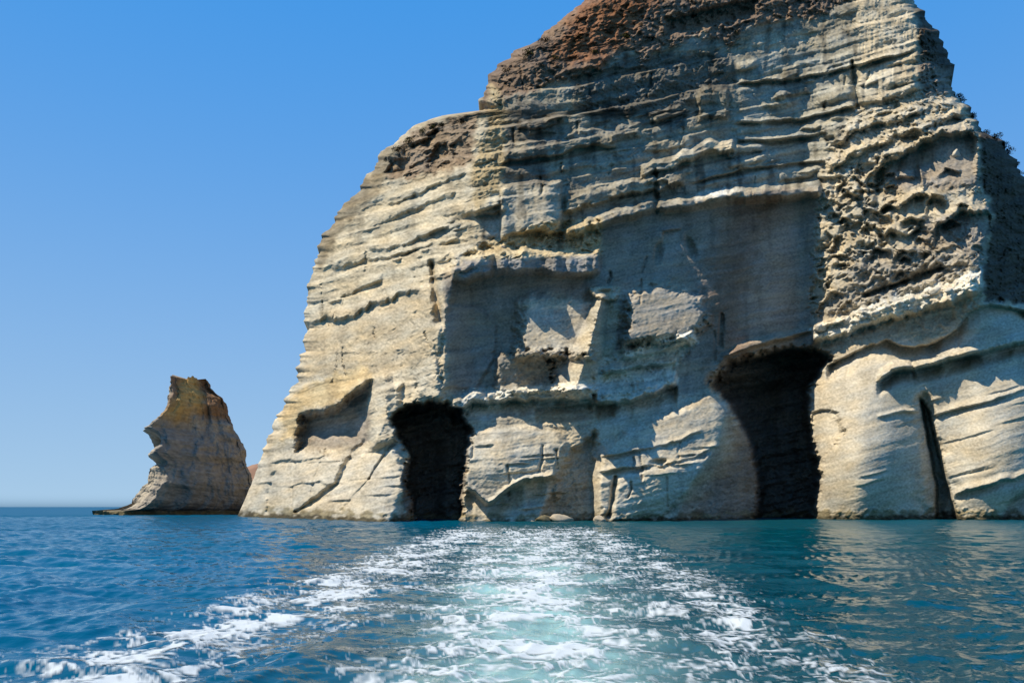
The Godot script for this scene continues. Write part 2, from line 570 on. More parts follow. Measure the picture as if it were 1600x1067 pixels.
	paint([1266, 515, 1353, 478, 1454, 448, 1538, 414, 1542, 445, 1440, 480, 1360, 515, 1285, 548], 5, 6, {"c": WHITE, "r": 0.9, "b": 1.3, "f": 0.5, "l": 0.3, "part": 15})
	# the wall that turns away on the right
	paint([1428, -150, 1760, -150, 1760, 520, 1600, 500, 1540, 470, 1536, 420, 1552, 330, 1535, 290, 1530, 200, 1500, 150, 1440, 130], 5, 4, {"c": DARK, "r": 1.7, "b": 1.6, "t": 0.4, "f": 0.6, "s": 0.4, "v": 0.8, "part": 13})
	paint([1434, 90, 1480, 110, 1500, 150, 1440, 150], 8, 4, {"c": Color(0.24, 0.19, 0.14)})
	# cap
	paint([740, 90, 755, -150, 1480, -150, 1440, -10, 1330, -4, 1270, 28, 1170, 40, 1140, 78, 1100, 52, 1040, 72, 1000, 96, 985, 76, 920, 114, 870, 126, 830, 142, 790, 156, 775, 180, 755, 180], 5, 6, {"c": SOIL, "r": 0.85, "b": 0.5, "t": 0.2, "f": 0.7, "l": 0.15, "s": 0.3, "v": 0.0, "part": 1})
	paint([860, 90, 900, 10, 1010, -60, 1030, 0, 990, 50, 930, 100], 14, 10, {"c": RUST})
	paint([1160, 75, 1190, 50, 1250, 50, 1260, 62, 1200, 85], 6, 5, {"c": CREAM})
	paint([600, 250, 640, 205, 700, 185, 745, 175, 740, 215, 745, 255, 700, 265, 640, 280, 602, 280], 6, 6, {"c": Color(0.24, 0.18, 0.12), "f": 0.8, "r": 0.9})
	paint([480, 330, 575, 275, 600, 225, 625, 225, 590, 300, 540, 350, 500, 420], 6, 5, {"c": Color(0.23, 0.19, 0.125)})
	paint([765, 130, 785, 150, 790, 215, 780, 300, 740, 330, 735, 260, 760, 200], 8, 6, {"c": Color(0.36, 0.285, 0.165), "r": 0.9})
	# left flank
	paint([470, 520, 520, 485, 650, 445, 690, 460, 690, 570, 640, 585, 470, 590], 8, 5, {"c": Color(0.43, 0.36, 0.245), "r": 0.15, "v": 0.35, "b": 0.0, "l": 0.1, "t": 0.0, "f": 0.3, "part": 3})
	paint([440, 640, 470, 605, 570, 565, 575, 592, 545, 618, 520, 634, 480, 640, 460, 680, 440, 690], 8, 6, {"c": OCHRE, "r": 0.5, "l": 0.6, "part": 3})
	paint([470, 645, 525, 636, 552, 612, 576, 598, 576, 690, 545, 716, 462, 705], 5, 4, {"c": GREY, "r": 0.4, "part": 3})  # alcove: its shade is put into the darker colour
	paint([355, 830, 380, 740, 430, 700, 560, 700, 630, 690, 640, 830], 8, 4, {"c": TAN, "r": 0.15, "l": 0.22, "b": 0.35, "part": 9})
	# lower blocks and slabs
	paint([722, 830, 728, 660, 840, 660, 890, 690, 870, 745, 830, 830], 4, 2, {"c": TAN, "r": 0.2, "l": 0.28, "b": 0.35, "part": 8})
	paint([905, 830, 930, 670, 1000, 640, 1110, 610, 1145, 640, 1180, 700, 1200, 830], 6, 3, {"c": TAN, "r": 0.2, "l": 0.22, "b": 0.08, "part": 9})
	paint([1258, 830, 1255, 600, 1300, 560, 1380, 530, 1460, 535, 1510, 488, 1560, 470, 1760, 500, 1760, 830], 5, 3, {"c": TAN, "r": 0.06, "l": 0.11, "b": 0.0, "t": 0.0, "f": 0.0, "v": 0.0, "s": 0.15, "part": 9})
	paint([1130, 596, 1156, 650, 1145, 700, 1105, 770, 1070, 850, 1220, 850, 1220, 600], 18, 4, {"c": Color(0.25, 0.21, 0.16), "r": 0.5})  # shade beside the right cave, painted in as a darker rock colour
	# caves, waterline
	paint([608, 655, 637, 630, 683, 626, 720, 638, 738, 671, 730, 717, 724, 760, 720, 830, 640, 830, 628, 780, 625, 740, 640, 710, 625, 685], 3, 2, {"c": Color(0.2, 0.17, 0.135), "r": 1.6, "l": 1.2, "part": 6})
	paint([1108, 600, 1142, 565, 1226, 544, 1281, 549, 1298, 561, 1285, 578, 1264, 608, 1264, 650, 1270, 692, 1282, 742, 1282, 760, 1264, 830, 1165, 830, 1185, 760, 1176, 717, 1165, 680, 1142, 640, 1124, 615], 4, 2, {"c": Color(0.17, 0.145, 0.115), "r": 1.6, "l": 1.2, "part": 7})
	paint([340, 800, 440, 800, 600, 808, 720, 810, 1100, 807, 1260, 803, 1760, 801, 1760, 860, 340, 860], 3, 6, {"c": Color(0.085, 0.07, 0.042), "r": 0.5})
	paint([400, 795, 560, 801, 720, 804, 1100, 802, 1260, 799, 1760, 796, 1760, 803, 1260, 804, 720, 811, 560, 806, 400, 801], 3, 6, {"c": Color(0.25, 0.21, 0.13), "r": 0.4})

func layout_shapes() -> void:
	# left flank
	ledge([571, 388, 624, 378, 664, 362, 731, 328, 793, 322], 1.7, 16, 4, 8, 0.7, 12, 3)
	ledge([560, 352, 585, 340, 628, 320, 670, 305, 715, 288], 1.4, 14, 10, 8, 0.3, 10, 3)
	ledge([600, 312, 640, 298, 680, 280, 730, 260], 1.2, 12, 8, 6, 0.3, 10, 3)
	ledge([500, 412, 560, 398, 620, 392, 690, 372, 720, 360], 1.3, 12, 8, 7, 0.4, 12, 4)
	ledge([478, 470, 520, 462, 560, 446, 600, 430], 1.2, 10, 5, 6, 0.6, 14, 3)
	ledge([482, 500, 531, 487, 575, 470, 611, 458, 660, 440], 2.0, 12, 6, 9, 0.8, 20, 6)
	area([650, 225, 683, 203, 684, 215, 668, 228, 645, 230], -3.5, 4, 3)
	area([668, 262, 680, 228, 700, 222, 705, 262, 690, 266], -3.5, 4, 3)
	area([602, 270, 612, 248, 640, 250, 632, 274], -3.5, 4, 3)
	area([704, 225, 722, 215, 735, 240, 725, 258, 708, 250], -2.5, 4, 3)
	crack([675, 412, 680, 450, 687, 500], 4, 6, -4.5)
	area([690, 420, 714, 410, 712, 436, 704, 478, 695, 492, 684, 556, 688, 600, 692, 626, 655, 620, 640, 560, 660, 470], 2.0, 6, 2)
	ledge([462, 645, 478, 640, 505, 636, 528, 628, 552, 607, 577, 590], 4.5, 34, 3, 9, 0.0, 30, 2.5, 16)
	area([472, 650, 520, 642, 550, 616, 578, 600, 580, 690, 550, 720, 500, 706, 464, 704], -9.0, 9, 3)
	crack([600, 590, 604, 650, 586, 690], 14, 16, 3.0, 1)
	area([572, 628, 590, 610, 612, 600, 625, 600, 620, 690, 576, 700], 3.0, 6, 2)
	crack([620, 688, 604, 706, 586, 732, 577, 748], 3.5, 2, -1.6)
	crack([577, 748, 556, 772, 535, 797], 1.6, 2.5, -1.0)
	crack([574, 692, 546, 720, 527, 755, 500, 778, 462, 800], 7, 4, -3.5)
	crack([462, 712, 458, 745, 455, 795], 2.0, 2.0, -0.8)
	crack([428, 742, 421, 770, 418, 798], 5, 4, -2.2)
	crack([500, 722, 492, 745, 486, 770], 1.6, 2, -0.8)
	ledge([395, 752, 450, 757, 500, 752, 540, 756], 0.5, 14, 1, 3, 0.4, 8, 2.5)
	ledge([420, 722, 470, 716, 530, 708, 570, 712], 0.7, 14, 1, 3, 0.5, 8, 2.5)
	crack([618, 690, 600, 740, 560, 812], 40, 80, 3.0, 1)
	bump(476, 745, 30, 50, 10, 2.0)
	bump(440, 765, 22, 46, 10, 1.5)
	bump(520, 735, 34, 36, -30, 1.8)
	bump(510, 672, 46, 20, -4, -3.0)
	bump(548, 668, 22, 30, -10, -3.0)
	bump(470, 810, 110, 90, 0, 4.0)
	bump(590, 815, 62, 100, 0, 4.5)
	bump(1040, 740, 110, 95, -20, 3.5)
	bump(790, 720, 80, 75, 0, 2.5)
	# caves
	area([612, 655, 637, 634, 683, 629, 717, 641, 735, 671, 727, 717, 721, 760, 718, 850, 655, 850, 642, 780, 634, 745, 642, 712, 627, 688], -24, 6, 5)
	area([1112, 600, 1142, 567, 1226, 546, 1281, 551, 1295, 561, 1283, 578, 1262, 608, 1261, 650, 1268, 692, 1280, 742, 1280, 760, 1261, 850, 1180, 850, 1190, 760, 1182, 717, 1170, 680, 1146, 640, 1126, 615], -22, 8, 4)
	area([1118, 596, 1152, 648, 1138, 700, 1095, 770, 1060, 850, 1220, 850, 1220, 600], -9, 20, 3)
	area([618, 690, 642, 745, 632, 790, 606, 850, 690, 850, 690, 690], -7, 16, 3)
	# bay
	ledge([704, 402, 725, 408, 760, 398, 785, 393, 840, 394, 880, 400, 925, 399, 940, 391], 6.5, 14, 24, 14, 0.0, 10, 2.0, 5)
	ledge([881, 362, 937, 338, 985, 325, 1024, 316, 1087, 311, 1159, 298, 1220, 296, 1285, 290], 5.5, 12, 7, 14, 0.0, 30, 2.0, 6)
	area([694, 478, 720, 478, 746, 481, 762, 491, 776, 508, 772, 560, 745, 606, 690, 606], 1.2, 3.5, 1.5)
	bump(745, 520, 60, 110, 0, -2.5)
	area([808, 556, 814, 470, 840, 462, 930, 470, 925, 556], 2.0, 13, 5, 5.5)
	area([780, 556, 790, 549, 862, 546, 866, 612, 772, 615], 5.0, 5, 4, -2.0)
	area([862, 550, 930, 550, 930, 612, 866, 612], 5.5, 6, 4, 1.5)
	crack([940, 468, 923, 540, 900, 606], 11, 36, 9.0, 1)
	area([921, 452, 935, 446, 955, 448, 967, 460, 964, 468, 945, 469, 926, 462], 4.5, 2, 2)
	area([975, 540, 980, 465, 1033, 440, 1098, 466, 1104, 500, 1084, 528], 2.5, 12, 5, 5.5)
	ledge([972, 549, 1010, 542, 1050, 533, 1085, 517], 3.5, 6, 9, 6, 0, 10, 1.5, 4)
	ledge([942, 580, 1000, 569, 1058, 560], 2.5, 8, 3, 5, 0.5, 10, 2, 4)
	ledge([928, 616, 965, 612, 1000, 606, 1030, 597, 1060, 583], 4.5, 22, 10, 12, 3.0, 40, 3, 6)
	ledge([704, 632, 740, 617, 800, 611, 850, 613, 900, 607, 928, 609], 4.5, 14, 9, 10, 2.5, 22, 3, 6)
	area([838, 640, 900, 634, 961, 630, 958, 650, 900, 656, 842, 660], -2.5, 4, 2)
	bump(1030, 394, 9, 24, 10, -2.2)
	bump(1080, 388, 10, 26, -22, -2.2)
	ledge([1034, 358, 1050, 356, 1066, 355], 0.8, 3, 2, 4, 0.8, 40, 0.5, 4)
	crack([1128, 490, 1126, 540], 2, 3, -1.5)
	ledge([1120, 566, 1150, 545, 1210, 526, 1245, 524], 2.5, 8, 4, 4, 0, 6, 1.0)
	ledge([1125, 556, 1200, 535, 1330, 495], 1.5, 8, 1, 4, 0.8, 10, 1.0)
	# upper face
	ledge([784, 229, 800, 224, 874, 217, 900, 205, 930, 202, 965, 206], 2.5, 5, 22, 6, 0.5, 15, 2, 4)
	ledge([780, 297, 800, 290, 840, 287, 880, 285], 3.5, 6, 72, 8, 0, 10, 2, 5)
	ledge([881, 317, 930, 299, 990, 286, 1072, 269], 3.0, 7, 14, 8, 0.5, 14, 3, 6)
	ledge([1000, 264, 1054, 248, 1085, 233, 1114, 222, 1150, 226], 4.0, 10, 9, 8, 0.5, 14, 2.5, 6)
	ledge([1085, 313, 1120, 303, 1162, 296], 2.0, 8, 4, 6, 0, 10, 2, 6)
	ledge([1090, 150, 1110, 140, 1140, 142], 2.5, 10, 40, 6, 0, 10, 3, 5)
	ledge([1150, 126, 1240, 121, 1326, 102, 1432, 76], 1.3, 5, 1, 5, 1.5, 8, 1.5)
	ledge([1150, 190, 1255, 182, 1340, 162], 1.3, 5, 1, 5, 1.5, 8, 1.5)
	ledge([1150, 216, 1206, 217, 1295, 204], 1.3, 5, 1, 5, 1.5, 8, 1.5)
	ledge([1090, 282, 1160, 262, 1290, 248], 1.0, 5, 1, 4, 1.2, 8, 1.5)
	crack([1332, 95, 1336, 130, 1342, 172], 4, 6, -3.0)
	crack([1024, 270, 1026, 330], 3, 3, -2.0)
	bump(1224, 158, 34, 16, -8, 1.6)
	bump(1305, 150, 36, 16, -20, 2.0)
	area([1374, 115, 1425, 100, 1436, 140, 1376, 160], 1.5, 5, 2)
	area([1040, 30, 1120, 10, 1180, 0, 1175, 22, 1100, 42, 1045, 52], -3.0, 5, 4)
	# many short broken layers on the two layered faces
	var rng := RandomNumberGenerator.new()
	rng.seed = 21
	for k in 105:
		var left := k < 35
		var x := rng.randf_range(500, 740) if left else rng.randf_range(780, 1410)
		var y := rng.randf_range(200, 450) if left else rng.randf_range(90, 290)
		if left and y < 490.0 - (x - 480.0) * 1.05: continue
		if not left and y > 355.0 - (x - 880.0) * 0.2: continue
		var w := rng.randf_range(14, 70)
		var sl := -0.27 if left else (-0.13 if x < 900.0 else -0.2)
		ledge([x, y, x + w * 0.5, y + w * 0.5 * sl + rng.randf_range(-2, 2), x + w, y + w * sl], rng.randf_range(0.4, 1.5), rng.randf_range(3, 8), rng.randf_range(2, 12), rng.randf_range(3, 7), rng.randf_range(0.0, 0.5), rng.randf_range(6, 16), 2.0, rng.randf_range(3, 12))
	for k in 34:      # thin open partings in the slabs
		var x := rng.randf_range(1300, 1560) if k < 12 else (rng.randf_range(400, 590) if k < 20 else (rng.randf_range(728, 820) if k < 29 else rng.randf_range(935, 1070)))
		var y := rng.randf_range(610, 790) if k < 12 else rng.randf_range(690, 795)
		var w := rng.randf_range(30, 120)
		ledge([x, y, x + w, y - w * (0.27 if k < 12 else 0.08)], rng.randf_range(0.15, 0.6) * (0.4 if k < 12 else 1.0), rng.randf_range(4, 14), 1, 2.0, rng.randf_range(0.2, 0.6) * (0.5 if k < 12 else 1.0), 5, 0.8, w * 0.35)
	for k in 46:      # steep open joints
		var at := Vector2(rng.randf_range(500, 690), rng.randf_range(390, 600))
		if k >= 14: at = Vector2(rng.randf_range(800, 1420), rng.randf_range(100, 290))
		if k >= 30: at = Vector2(rng.randf_range(735, 870), rng.randf_range(680, 760))
		if k >= 34: at = Vector2(rng.randf_range(940, 1100), rng.randf_range(690, 760))
		if k >= 39: at = Vector2(rng.randf_range(950, 1280), rng.randf_range(330, 560))
		var h := rng.randf_range(12, 50)
		var lean := rng.randf_range(-10, 6)
		crack([at.x, at.y, at.x + lean * 0.3 + rng.randf_range(-3, 3), at.y + h * 0.5, at.x + lean, at.y + h], rng.randf_range(0.9, 1.6), rng.randf_range(0.9, 1.8), -rng.randf_range(0.4, 1.3))
	# shoulder on the right
	var rng2 := RandomNumberGenerator.new()
	rng2.seed = 5
	ledge([1364, 263, 1400, 240, 1442, 216, 1487, 198, 1530, 201], 2.0, 12, 3, 12, 3.5, 80, 4)
	ledge([1290, 262, 1340, 232, 1400, 205, 1470, 182, 1512, 166], 1.8, 12, 6, 6, 0.5, 12, 4)
	ledge([1300, 222, 1340, 196, 1400, 178, 1470, 160, 1505, 152], 1.8, 12, 6, 6, 0.5, 12, 4)
	ledge([1380, 272, 1410, 268, 1432, 270], 1.8, 4, 8, 5, 0.3, 12, 3, 5)
	ledge([1400, 326, 1432, 303, 1448, 296, 1480, 310], 1.8, 6, 3, 6, 1.0, 26, 4, 5)
	ledge([1460, 348, 1490, 330, 1520, 325, 1550, 326], 2.2, 22, 3, 8, 2.0, 40, 4, 4)
	ledge([1350, 350, 1400, 360, 1440, 352], 1.8, 6, 3, 6, 1.0, 20, 5, 6)
	for k in 26:
		var x := rng2.randf_range(1285, 1500)
		var y := rng2.randf_range(265, 430) - (x - 1400.0) * 0.1
		var w := rng2.randf_range(10, 46)
		ledge([x, y, x + w * 0.4, y - w * 0.28, x + w, y - w * 0.16], rng2.randf_range(0.5, 1.6), rng2.randf_range(4, 12), 1, rng2.randf_range(3, 6), rng2.randf_range(0.8, 2.2), rng2.randf_range(10, 30), 3.0, w * 0.25)
	crack([1438, 258, 1442, 280, 1444, 294], 3, 3, 1.6)
	ledge([1268, 512, 1310, 500, 1353, 483, 1412, 467, 1454, 455, 1500, 440, 1538, 423], 4.5, 8, 20, 12, 1.0, 30, 4, 6)
	crack([1353, 462, 1410, 442, 1471, 420], 5, 5, -4.0)
	area([1480, 585, 1610, 545, 1610, 530, 1570, 538, 1480, 560], -1.5, 6, 2)
	# slabs on the right
	ledge([1370, 594, 1395, 574, 1430, 570, 1479, 559, 1530, 546, 1564, 538, 1640, 520], 3.5, 14, 2, 10, 4.5, 22, 1.5)
	ledge([1290, 575, 1361, 540, 1387, 534, 1429, 546, 1463, 536, 1496, 515, 1513, 490, 1547, 475, 1590, 484, 1660, 510], -4.0, 3, 2, 30, 0.0, 10, 2)
	area([1438, 622, 1452, 640, 1466, 700, 1482, 760, 1506, 850, 1464, 850, 1464, 760, 1450, 690], -7.0, 3, 1)
	bump(1350, 710, 125, 190, 0, 9.0)
	bump(1585, 720, 130, 170, 0, 8.0)
	crack([1444, 625, 1458, 700, 1468, 812], 10, 18, -3.0)
	crack([1425, 562, 1428, 590], 1.6, 1.6, -1.2)
	area([1266, 645, 1300, 640, 1322, 680, 1300, 695, 1285, 725, 1270, 725], -1.6, 4, 5)
	area([1566, 815, 1580, 785, 1605, 766, 1700, 760, 1700, 815], -4.0, 4, 2)
	ledge([1370, 650, 1400, 642, 1440, 640], 0.8, 6, 1, 4, 0.6, 10, 1)
	ledge([1490, 770, 1540, 755, 1600, 740, 1680, 725], 1.0, 10, 2, 5, 0.8, 12, 2)
	ledge([1455, 648, 1520, 632, 1570, 618, 1640, 590], 0.7, 10, 1, 4, 0.6, 10, 1)
	# blocks by the water in the middle
	area([725, 672, 838, 668, 869, 676, 886, 692, 868, 740, 834, 850, 718, 850, 724, 760], 2.5, 6, 1, 2.0)
	ledge([722, 755, 736, 762, 763, 784, 785, 767, 810, 750, 840, 744, 872, 738], 1.8, 6, 0, 10, 3.5, 50, 3)
	area([892, 712, 930, 676, 931, 790, 944, 850, 846, 850, 874, 745], -4.5, 9, 4)
	area([930, 745, 945, 700, 985, 667, 1060, 642, 1110, 612, 1142, 640, 1132, 690, 1085, 760, 1045, 850, 932, 850], 2.5, 8, 2, 3.5)
	ledge([930, 738, 985, 728, 1050, 722, 1090, 708, 1128, 693], 1.0, 8, 1, 4, 0.8, 8, 2)
	ledge([935, 712, 990, 702, 1040, 692, 1100, 672], 0.8, 8, 1, 4, 0.5, 8, 2)
	bump(1030, 723, 22, 8, -5, -2.5)
	crack([962, 745, 958, 780, 951, 806], 2.5, 3, -2.2)
	area([965, 750, 1010, 735, 1124, 708, 1085, 760, 1040, 806, 955, 815], 1.2, 6, 2)

func build_cliff() -> void:
	rock = rock_material()
	left_edge = pts([1010, -150, 965, -40, 918, 0, 862, 48, 800, 92, 766, 118, 761, 165, 755, 172, 700, 180, 652, 197, 602, 236, 572, 288, 522, 350, 492, 420, 481, 490, 485, 520, 470, 590, 432, 668, 402, 738, 372, 803, 350, 850])
	right_edge = pts([1380, -150, 1408, -40, 1436, 2, 1462, 40, 1488, 80, 1494, 140, 1510, 152, 1530, 180, 1546, 205, 1576, 222, 1602, 266, 1640, 320, 1720, 400, 1750, 600, 1750, 850])
	var xs := [340, 480, 580, 640, 690, 740, 830, 930, 1120, 1255, 1285, 1340, 1440, 1535, 1600, 1760]
	var ys := [-150, 0, 100, 200, 300, 400, 450, 520, 600, 660, 720, 850]
	var table := [
		[235, 230, 225, 220, 215, 205, 200, 197, 200, 203, 203, 202, 196, 215, 230, 260],
		[230, 222, 215, 210, 203, 190, 184, 182, 186, 190, 190, 188, 181, 200, 215, 240],
		[228, 220, 212, 204, 198, 182, 176, 178, 186, 190, 189, 184, 177, 196, 210, 235],
		[226, 216, 206, 195, 190, 174, 170, 173, 182, 189, 186, 180, 173, 168, 200, 225],
		[224, 212, 196, 187, 176, 165, 165, 168, 177, 187, 182, 177, 171, 166, 190, 215],
		[222, 206, 186, 176, 163, 159, 161, 164, 174, 186, 180, 175, 169, 163, 186, 210],
		[220, 204, 180, 166, 154, 159, 161, 163, 173, 186, 179, 174, 168, 161, 184, 205],
		[220, 200, 172, 161, 152, 159, 161, 162, 171, 186, 179, 174, 169, 165, 172, 190],
		[224, 192, 164, 157, 150, 158, 160, 160, 168, 185, 177, 171, 167, 164, 165, 175],
		[225, 188, 160, 152, 150, 153, 154, 154, 162, 183, 175, 170, 167, 165, 166, 172],
		[226, 181, 155, 146, 148, 150, 151, 151, 160, 182, 173, 168, 166, 165, 166, 170],
		[230, 168, 146, 141, 145, 147, 148, 148, 158, 180, 169, 165, 164, 163, 164, 168]]
	var raw := PackedFloat32Array()
	for j in BH:
		var y := RY0 + j * 10.0
		var b := 1
		while b < ys.size() - 1 and y > ys[b]: b += 1
		var v := clampf((y - ys[b - 1]) / (ys[b] - ys[b - 1]), 0.0, 1.0)
		for i in BW:
			var x := RX0 + i * 10.0
			var a := 1
			while a < xs.size() - 1 and x > xs[a]: a += 1
			var u := clampf((x - xs[a - 1]) / (xs[a] - xs[a - 1]), 0.0, 1.0)
			raw.append(lerpf(lerpf(table[b - 1][a - 1], table[b - 1][a], u), lerpf(table[b][a - 1], table[b][a], u), v))
	for pass_ in 2:
		var out := raw.duplicate()
		for j in range(1, BH - 1):
			for i in range(1, BW - 1):
				var k := j * BW + i
				out[k] = raw[k] * 0.4 + 0.15 * (raw[k - 1] + raw[k + 1] + raw[k - BW] + raw[k + BW])
		raw = out
	base = raw
	var rng := RandomNumberGenerator.new()
	rng.seed = 4
	var s := -500.0
	while s < 1500.0:
		steps.append(s)
		s += rng.randf_range(16.0, 46.0)
	layout_regions()
	layout_shapes()
	row_v.resize(RH)
	row_c.resize(RH)
	row_p.resize(RH)
	row_n.resize(RH)
	WorkerThreadPool.wait_for_group_task_completion(WorkerThreadPool.add_group_task(cliff_row, RH))
	WorkerThreadPool.wait_for_group_task_completion(WorkerThreadPool.add_group_task(normal_row, RH))
	var allv := PackedVector3Array()
	var alln := PackedVector3Array()
	var allc := PackedColorArray()
	var allp := PackedByteArray()
	for j in RH:
		allv.append_array(row_v[j])
		alln.append_array(row_n[j])
		allc.append_array(row_c[j])
		allp.append_array(row_p[j])
	var nu := NU + 2 * WRAP
	var names := ["rock_wall", "soil_cap", "layered_face", "buttress", "bay_wall", "honeycomb_face", "cave", "cave", "rock_block", "rock_slab", "crumbling_ledge", "jutting_ledge", "pillar", "side_wall", "crumbling_ledge", "crumbling_ledge", "rock_wall"]
	var lists := []
	for k in names.size(): lists.append(PackedInt32Array())
	for j in RH - 1:
		for i in nu - 1:
			var a := j * nu + i
			var l: PackedInt32Array = lists[allp[a]]
			l.append(a); l.append(a + 1); l.append(a + nu)
			l.append(a + 1); l.append(a + nu + 1); l.append(a + nu)
			lists[allp[a]] = l
	var cliff := Node3D.new()
	cliff.name = "sea_cliff"
	cliff.position = survey(800, 806, 160)
	cliff.position.y = 0.0
	add_child(cliff)
	tag(cliff, "towering pale layered sea cliff with two dark caves and reddish soil on top", "cliff")
	var map := PackedInt32Array()
	map.resize(allv.size())
	for k in names.size():
		var l: PackedInt32Array = lists[k]
		if l.is_empty(): continue
		map.fill(-1)
		var v := PackedVector3Array()
		var n := PackedVector3Array()
		var c := PackedColorArray()
		var idx := PackedInt32Array()
		idx.resize(l.size())
		for t in l.size():
			var a := l[t]
			if map[a] < 0:
				map[a] = v.size()
				v.append(allv[a] - cliff.position)
				n.append(alln[a])
				c.append(allc[a])
			idx[t] = map[a]
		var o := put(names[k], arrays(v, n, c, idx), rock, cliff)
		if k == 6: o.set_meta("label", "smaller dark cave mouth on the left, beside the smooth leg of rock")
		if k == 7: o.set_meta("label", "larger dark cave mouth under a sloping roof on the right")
	row_c.clear(); row_p.clear(); row_n.clear()

# ---------------------------------------------------------------- the stack
func build_stack() -> void:
	var dist := 262.0
	var left := pts([262, 588, 264, 598, 260, 610, 255, 640, 246, 655, 221, 673, 231, 680, 236, 700, 230, 712, 238, 725, 228, 732, 228, 754, 214, 767, 200, 786, 178, 795, 140, 798, 140, 815])
	var right := pts([312, 588, 314, 600, 321, 607, 333, 616, 341, 632, 343, 648, 362, 690, 366, 720, 378, 752, 386, 782, 377, 802, 377, 815])
	var rows := 250
	var cols := 400
	var v := PackedVector3Array()
	var c := PackedColorArray()
	var n3 := nz(FastNoiseLite.TYPE_SIMPLEX_SMOOTH, 0.09, 31, 4)
	var nb := nz(FastNoiseLite.TYPE_CELLULAR, 0.16, 32)
	var ng := nz(FastNoiseLite.TYPE_SIMPLEX_SMOOTH, 0.9, 34, 3)
	var nl := nz(FastNoiseLite.TYPE_SIMPLEX_SMOOTH, 0.25, 33, 3)
	for j in rows:
		var y := lerpf(592.0, 812.0, pow(float(j) / (rows - 1), 1.0))
		var xl := edge_x(left, y)
		var xr := edge_x(right, y)
		var pl := survey(xl, y, dist)
		var pr := survey(xr, y, dist)
		var mid := (pl + pr) * 0.5
		# the low spit on the left is thin, the body is round
		var half := (pr.x - pl.x) * 0.5
		var body_l := maxf(xl, 205.0)
		var bl := survey(body_l, y, dist).x
		for i in cols:
			var t := TAU * i / (cols - 1)
			var ct := cos(t)
			var st := sin(t)
			var px := mid.x + half * ct * (absf(ct) ** -0.15 if absf(ct) > 0.01 else 1.0)
			var sect := st * (absf(st) ** -0.2 if absf(st) > 0.01 else 1.0)
			if st > 0.0:          # an arris on the left of the front; from there the face turns away to the right
				sect = lerpf(0.0, 0.9, (ct + 1.0) / 0.72) if ct < -0.28 else lerpf(0.9, -0.8, (ct + 0.28) / 1.28)
			else:
				sect = -pow(absf(st), 0.8) - 0.4 * (ct + 1.0)
			var deep := 8.5 + (pr.x - bl) * 0.17
			if px < bl: deep *= 0.3
			var pz := mid.z + deep * sect
			var p := Vector3(px, mid.y, pz)
			var lay := p.y + 0.12 * p.x
			var o := -0.9 + 1.6 * n3.get_noise_2d(ct * 38.0, y * 0.08) + 1.3 * n3.get_noise_3d(p.x, p.y * 1.3, p.z) + 0.6 * nl.get_noise_2d(lay * 1.6, t) + 2.0 * nb.get_noise_3d(p.x + nl.get_noise_2d(lay, 3.0), lay * 1.5, p.z * 0.5) * (0.4 + 0.6 * ss(712.0, 640.0, y)) + 0.6 * nl.get_noise_3d(p.x, p.y, p.z) + 0.25 * ng.get_noise_3d(p.x, p.y * 1.5, p.z)
			# ragged cap rocks, a hollow on the face and the undercut foot
			if st > 0.0:
				var lf := ss(-0.1, -0.5, ct) * ss(-1.0, -0.85, ct)
				o += lf * (1.2 * exp(-pow((y - 671.0) / 6.0, 2.0)) - 4.2 * exp(-pow((y - 690.0) / 10.0, 2.0)) + 1.4 * exp(-pow((y - 718.0) / 8.0, 2.0)))
				o -= 1.6 * exp(-pow((y - 722.0) / 7.0, 2.0)) * ss(0.2, 0.7, st)
				o += 1.5 * exp(-pow((y - 712.0) / 8.0, 2.0)) * ss(0.2, 0.7, st)
				o += 3.5 * ss(0.5, 0.0, absf(ct + 0.35)) * ss(600.0, 660.0, y) * ss(745.0, 690.0, y)
			o += 1.0 * nb.get_noise_3d(p.x * 0.7, p.y * 0.6, p.z + 50.0) * ss(640.0, 600.0, y)
			var out := Vector3(ct, 0, st + (0.6 if st > 0.0 else 0.0)).normalized()
			out.x *= 0.6
			p += out * o
			if j == 0: p = Vector3(lerpf(mid.x, p.x, 0.92), p.y + 2.2 * n3.get_noise_2d(p.x * 4.0, p.z), lerpf(mid.z, p.z, 0.9))
			v.append(p)
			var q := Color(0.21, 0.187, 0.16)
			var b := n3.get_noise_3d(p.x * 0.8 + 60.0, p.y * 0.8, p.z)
			q = q.lerp(Color(0.36, 0.31, 0.235), maxf(ss(0.0, 0.5, b) * 0.5, ss(-0.3, -0.6, ct)))  # random pale patches; the sunlit left side is also painted lighter
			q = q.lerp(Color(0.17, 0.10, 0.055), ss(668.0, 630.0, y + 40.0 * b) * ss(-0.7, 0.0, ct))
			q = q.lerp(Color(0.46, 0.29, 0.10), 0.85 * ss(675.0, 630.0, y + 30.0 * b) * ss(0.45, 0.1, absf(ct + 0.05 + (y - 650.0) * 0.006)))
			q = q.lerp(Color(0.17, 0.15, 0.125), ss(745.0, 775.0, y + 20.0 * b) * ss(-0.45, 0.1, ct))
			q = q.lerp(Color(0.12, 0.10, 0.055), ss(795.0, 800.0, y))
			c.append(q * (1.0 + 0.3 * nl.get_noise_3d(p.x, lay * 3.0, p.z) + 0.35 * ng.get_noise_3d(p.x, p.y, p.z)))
	var n := PackedVector3Array()
	for j in rows:
		for i in cols:
			var a := v[maxi(j - 1, 0) * cols + i]
			var b := v[mini(j + 1, rows - 1) * cols + i]
			var l := v[j * cols + (i - 1 if i > 0 else cols - 2)]
			var r := v[j * cols + (i + 1 if i < cols - 1 else 1)]
			n.append((r - l).cross(b - a).normalized())
	var idx := PackedInt32Array()
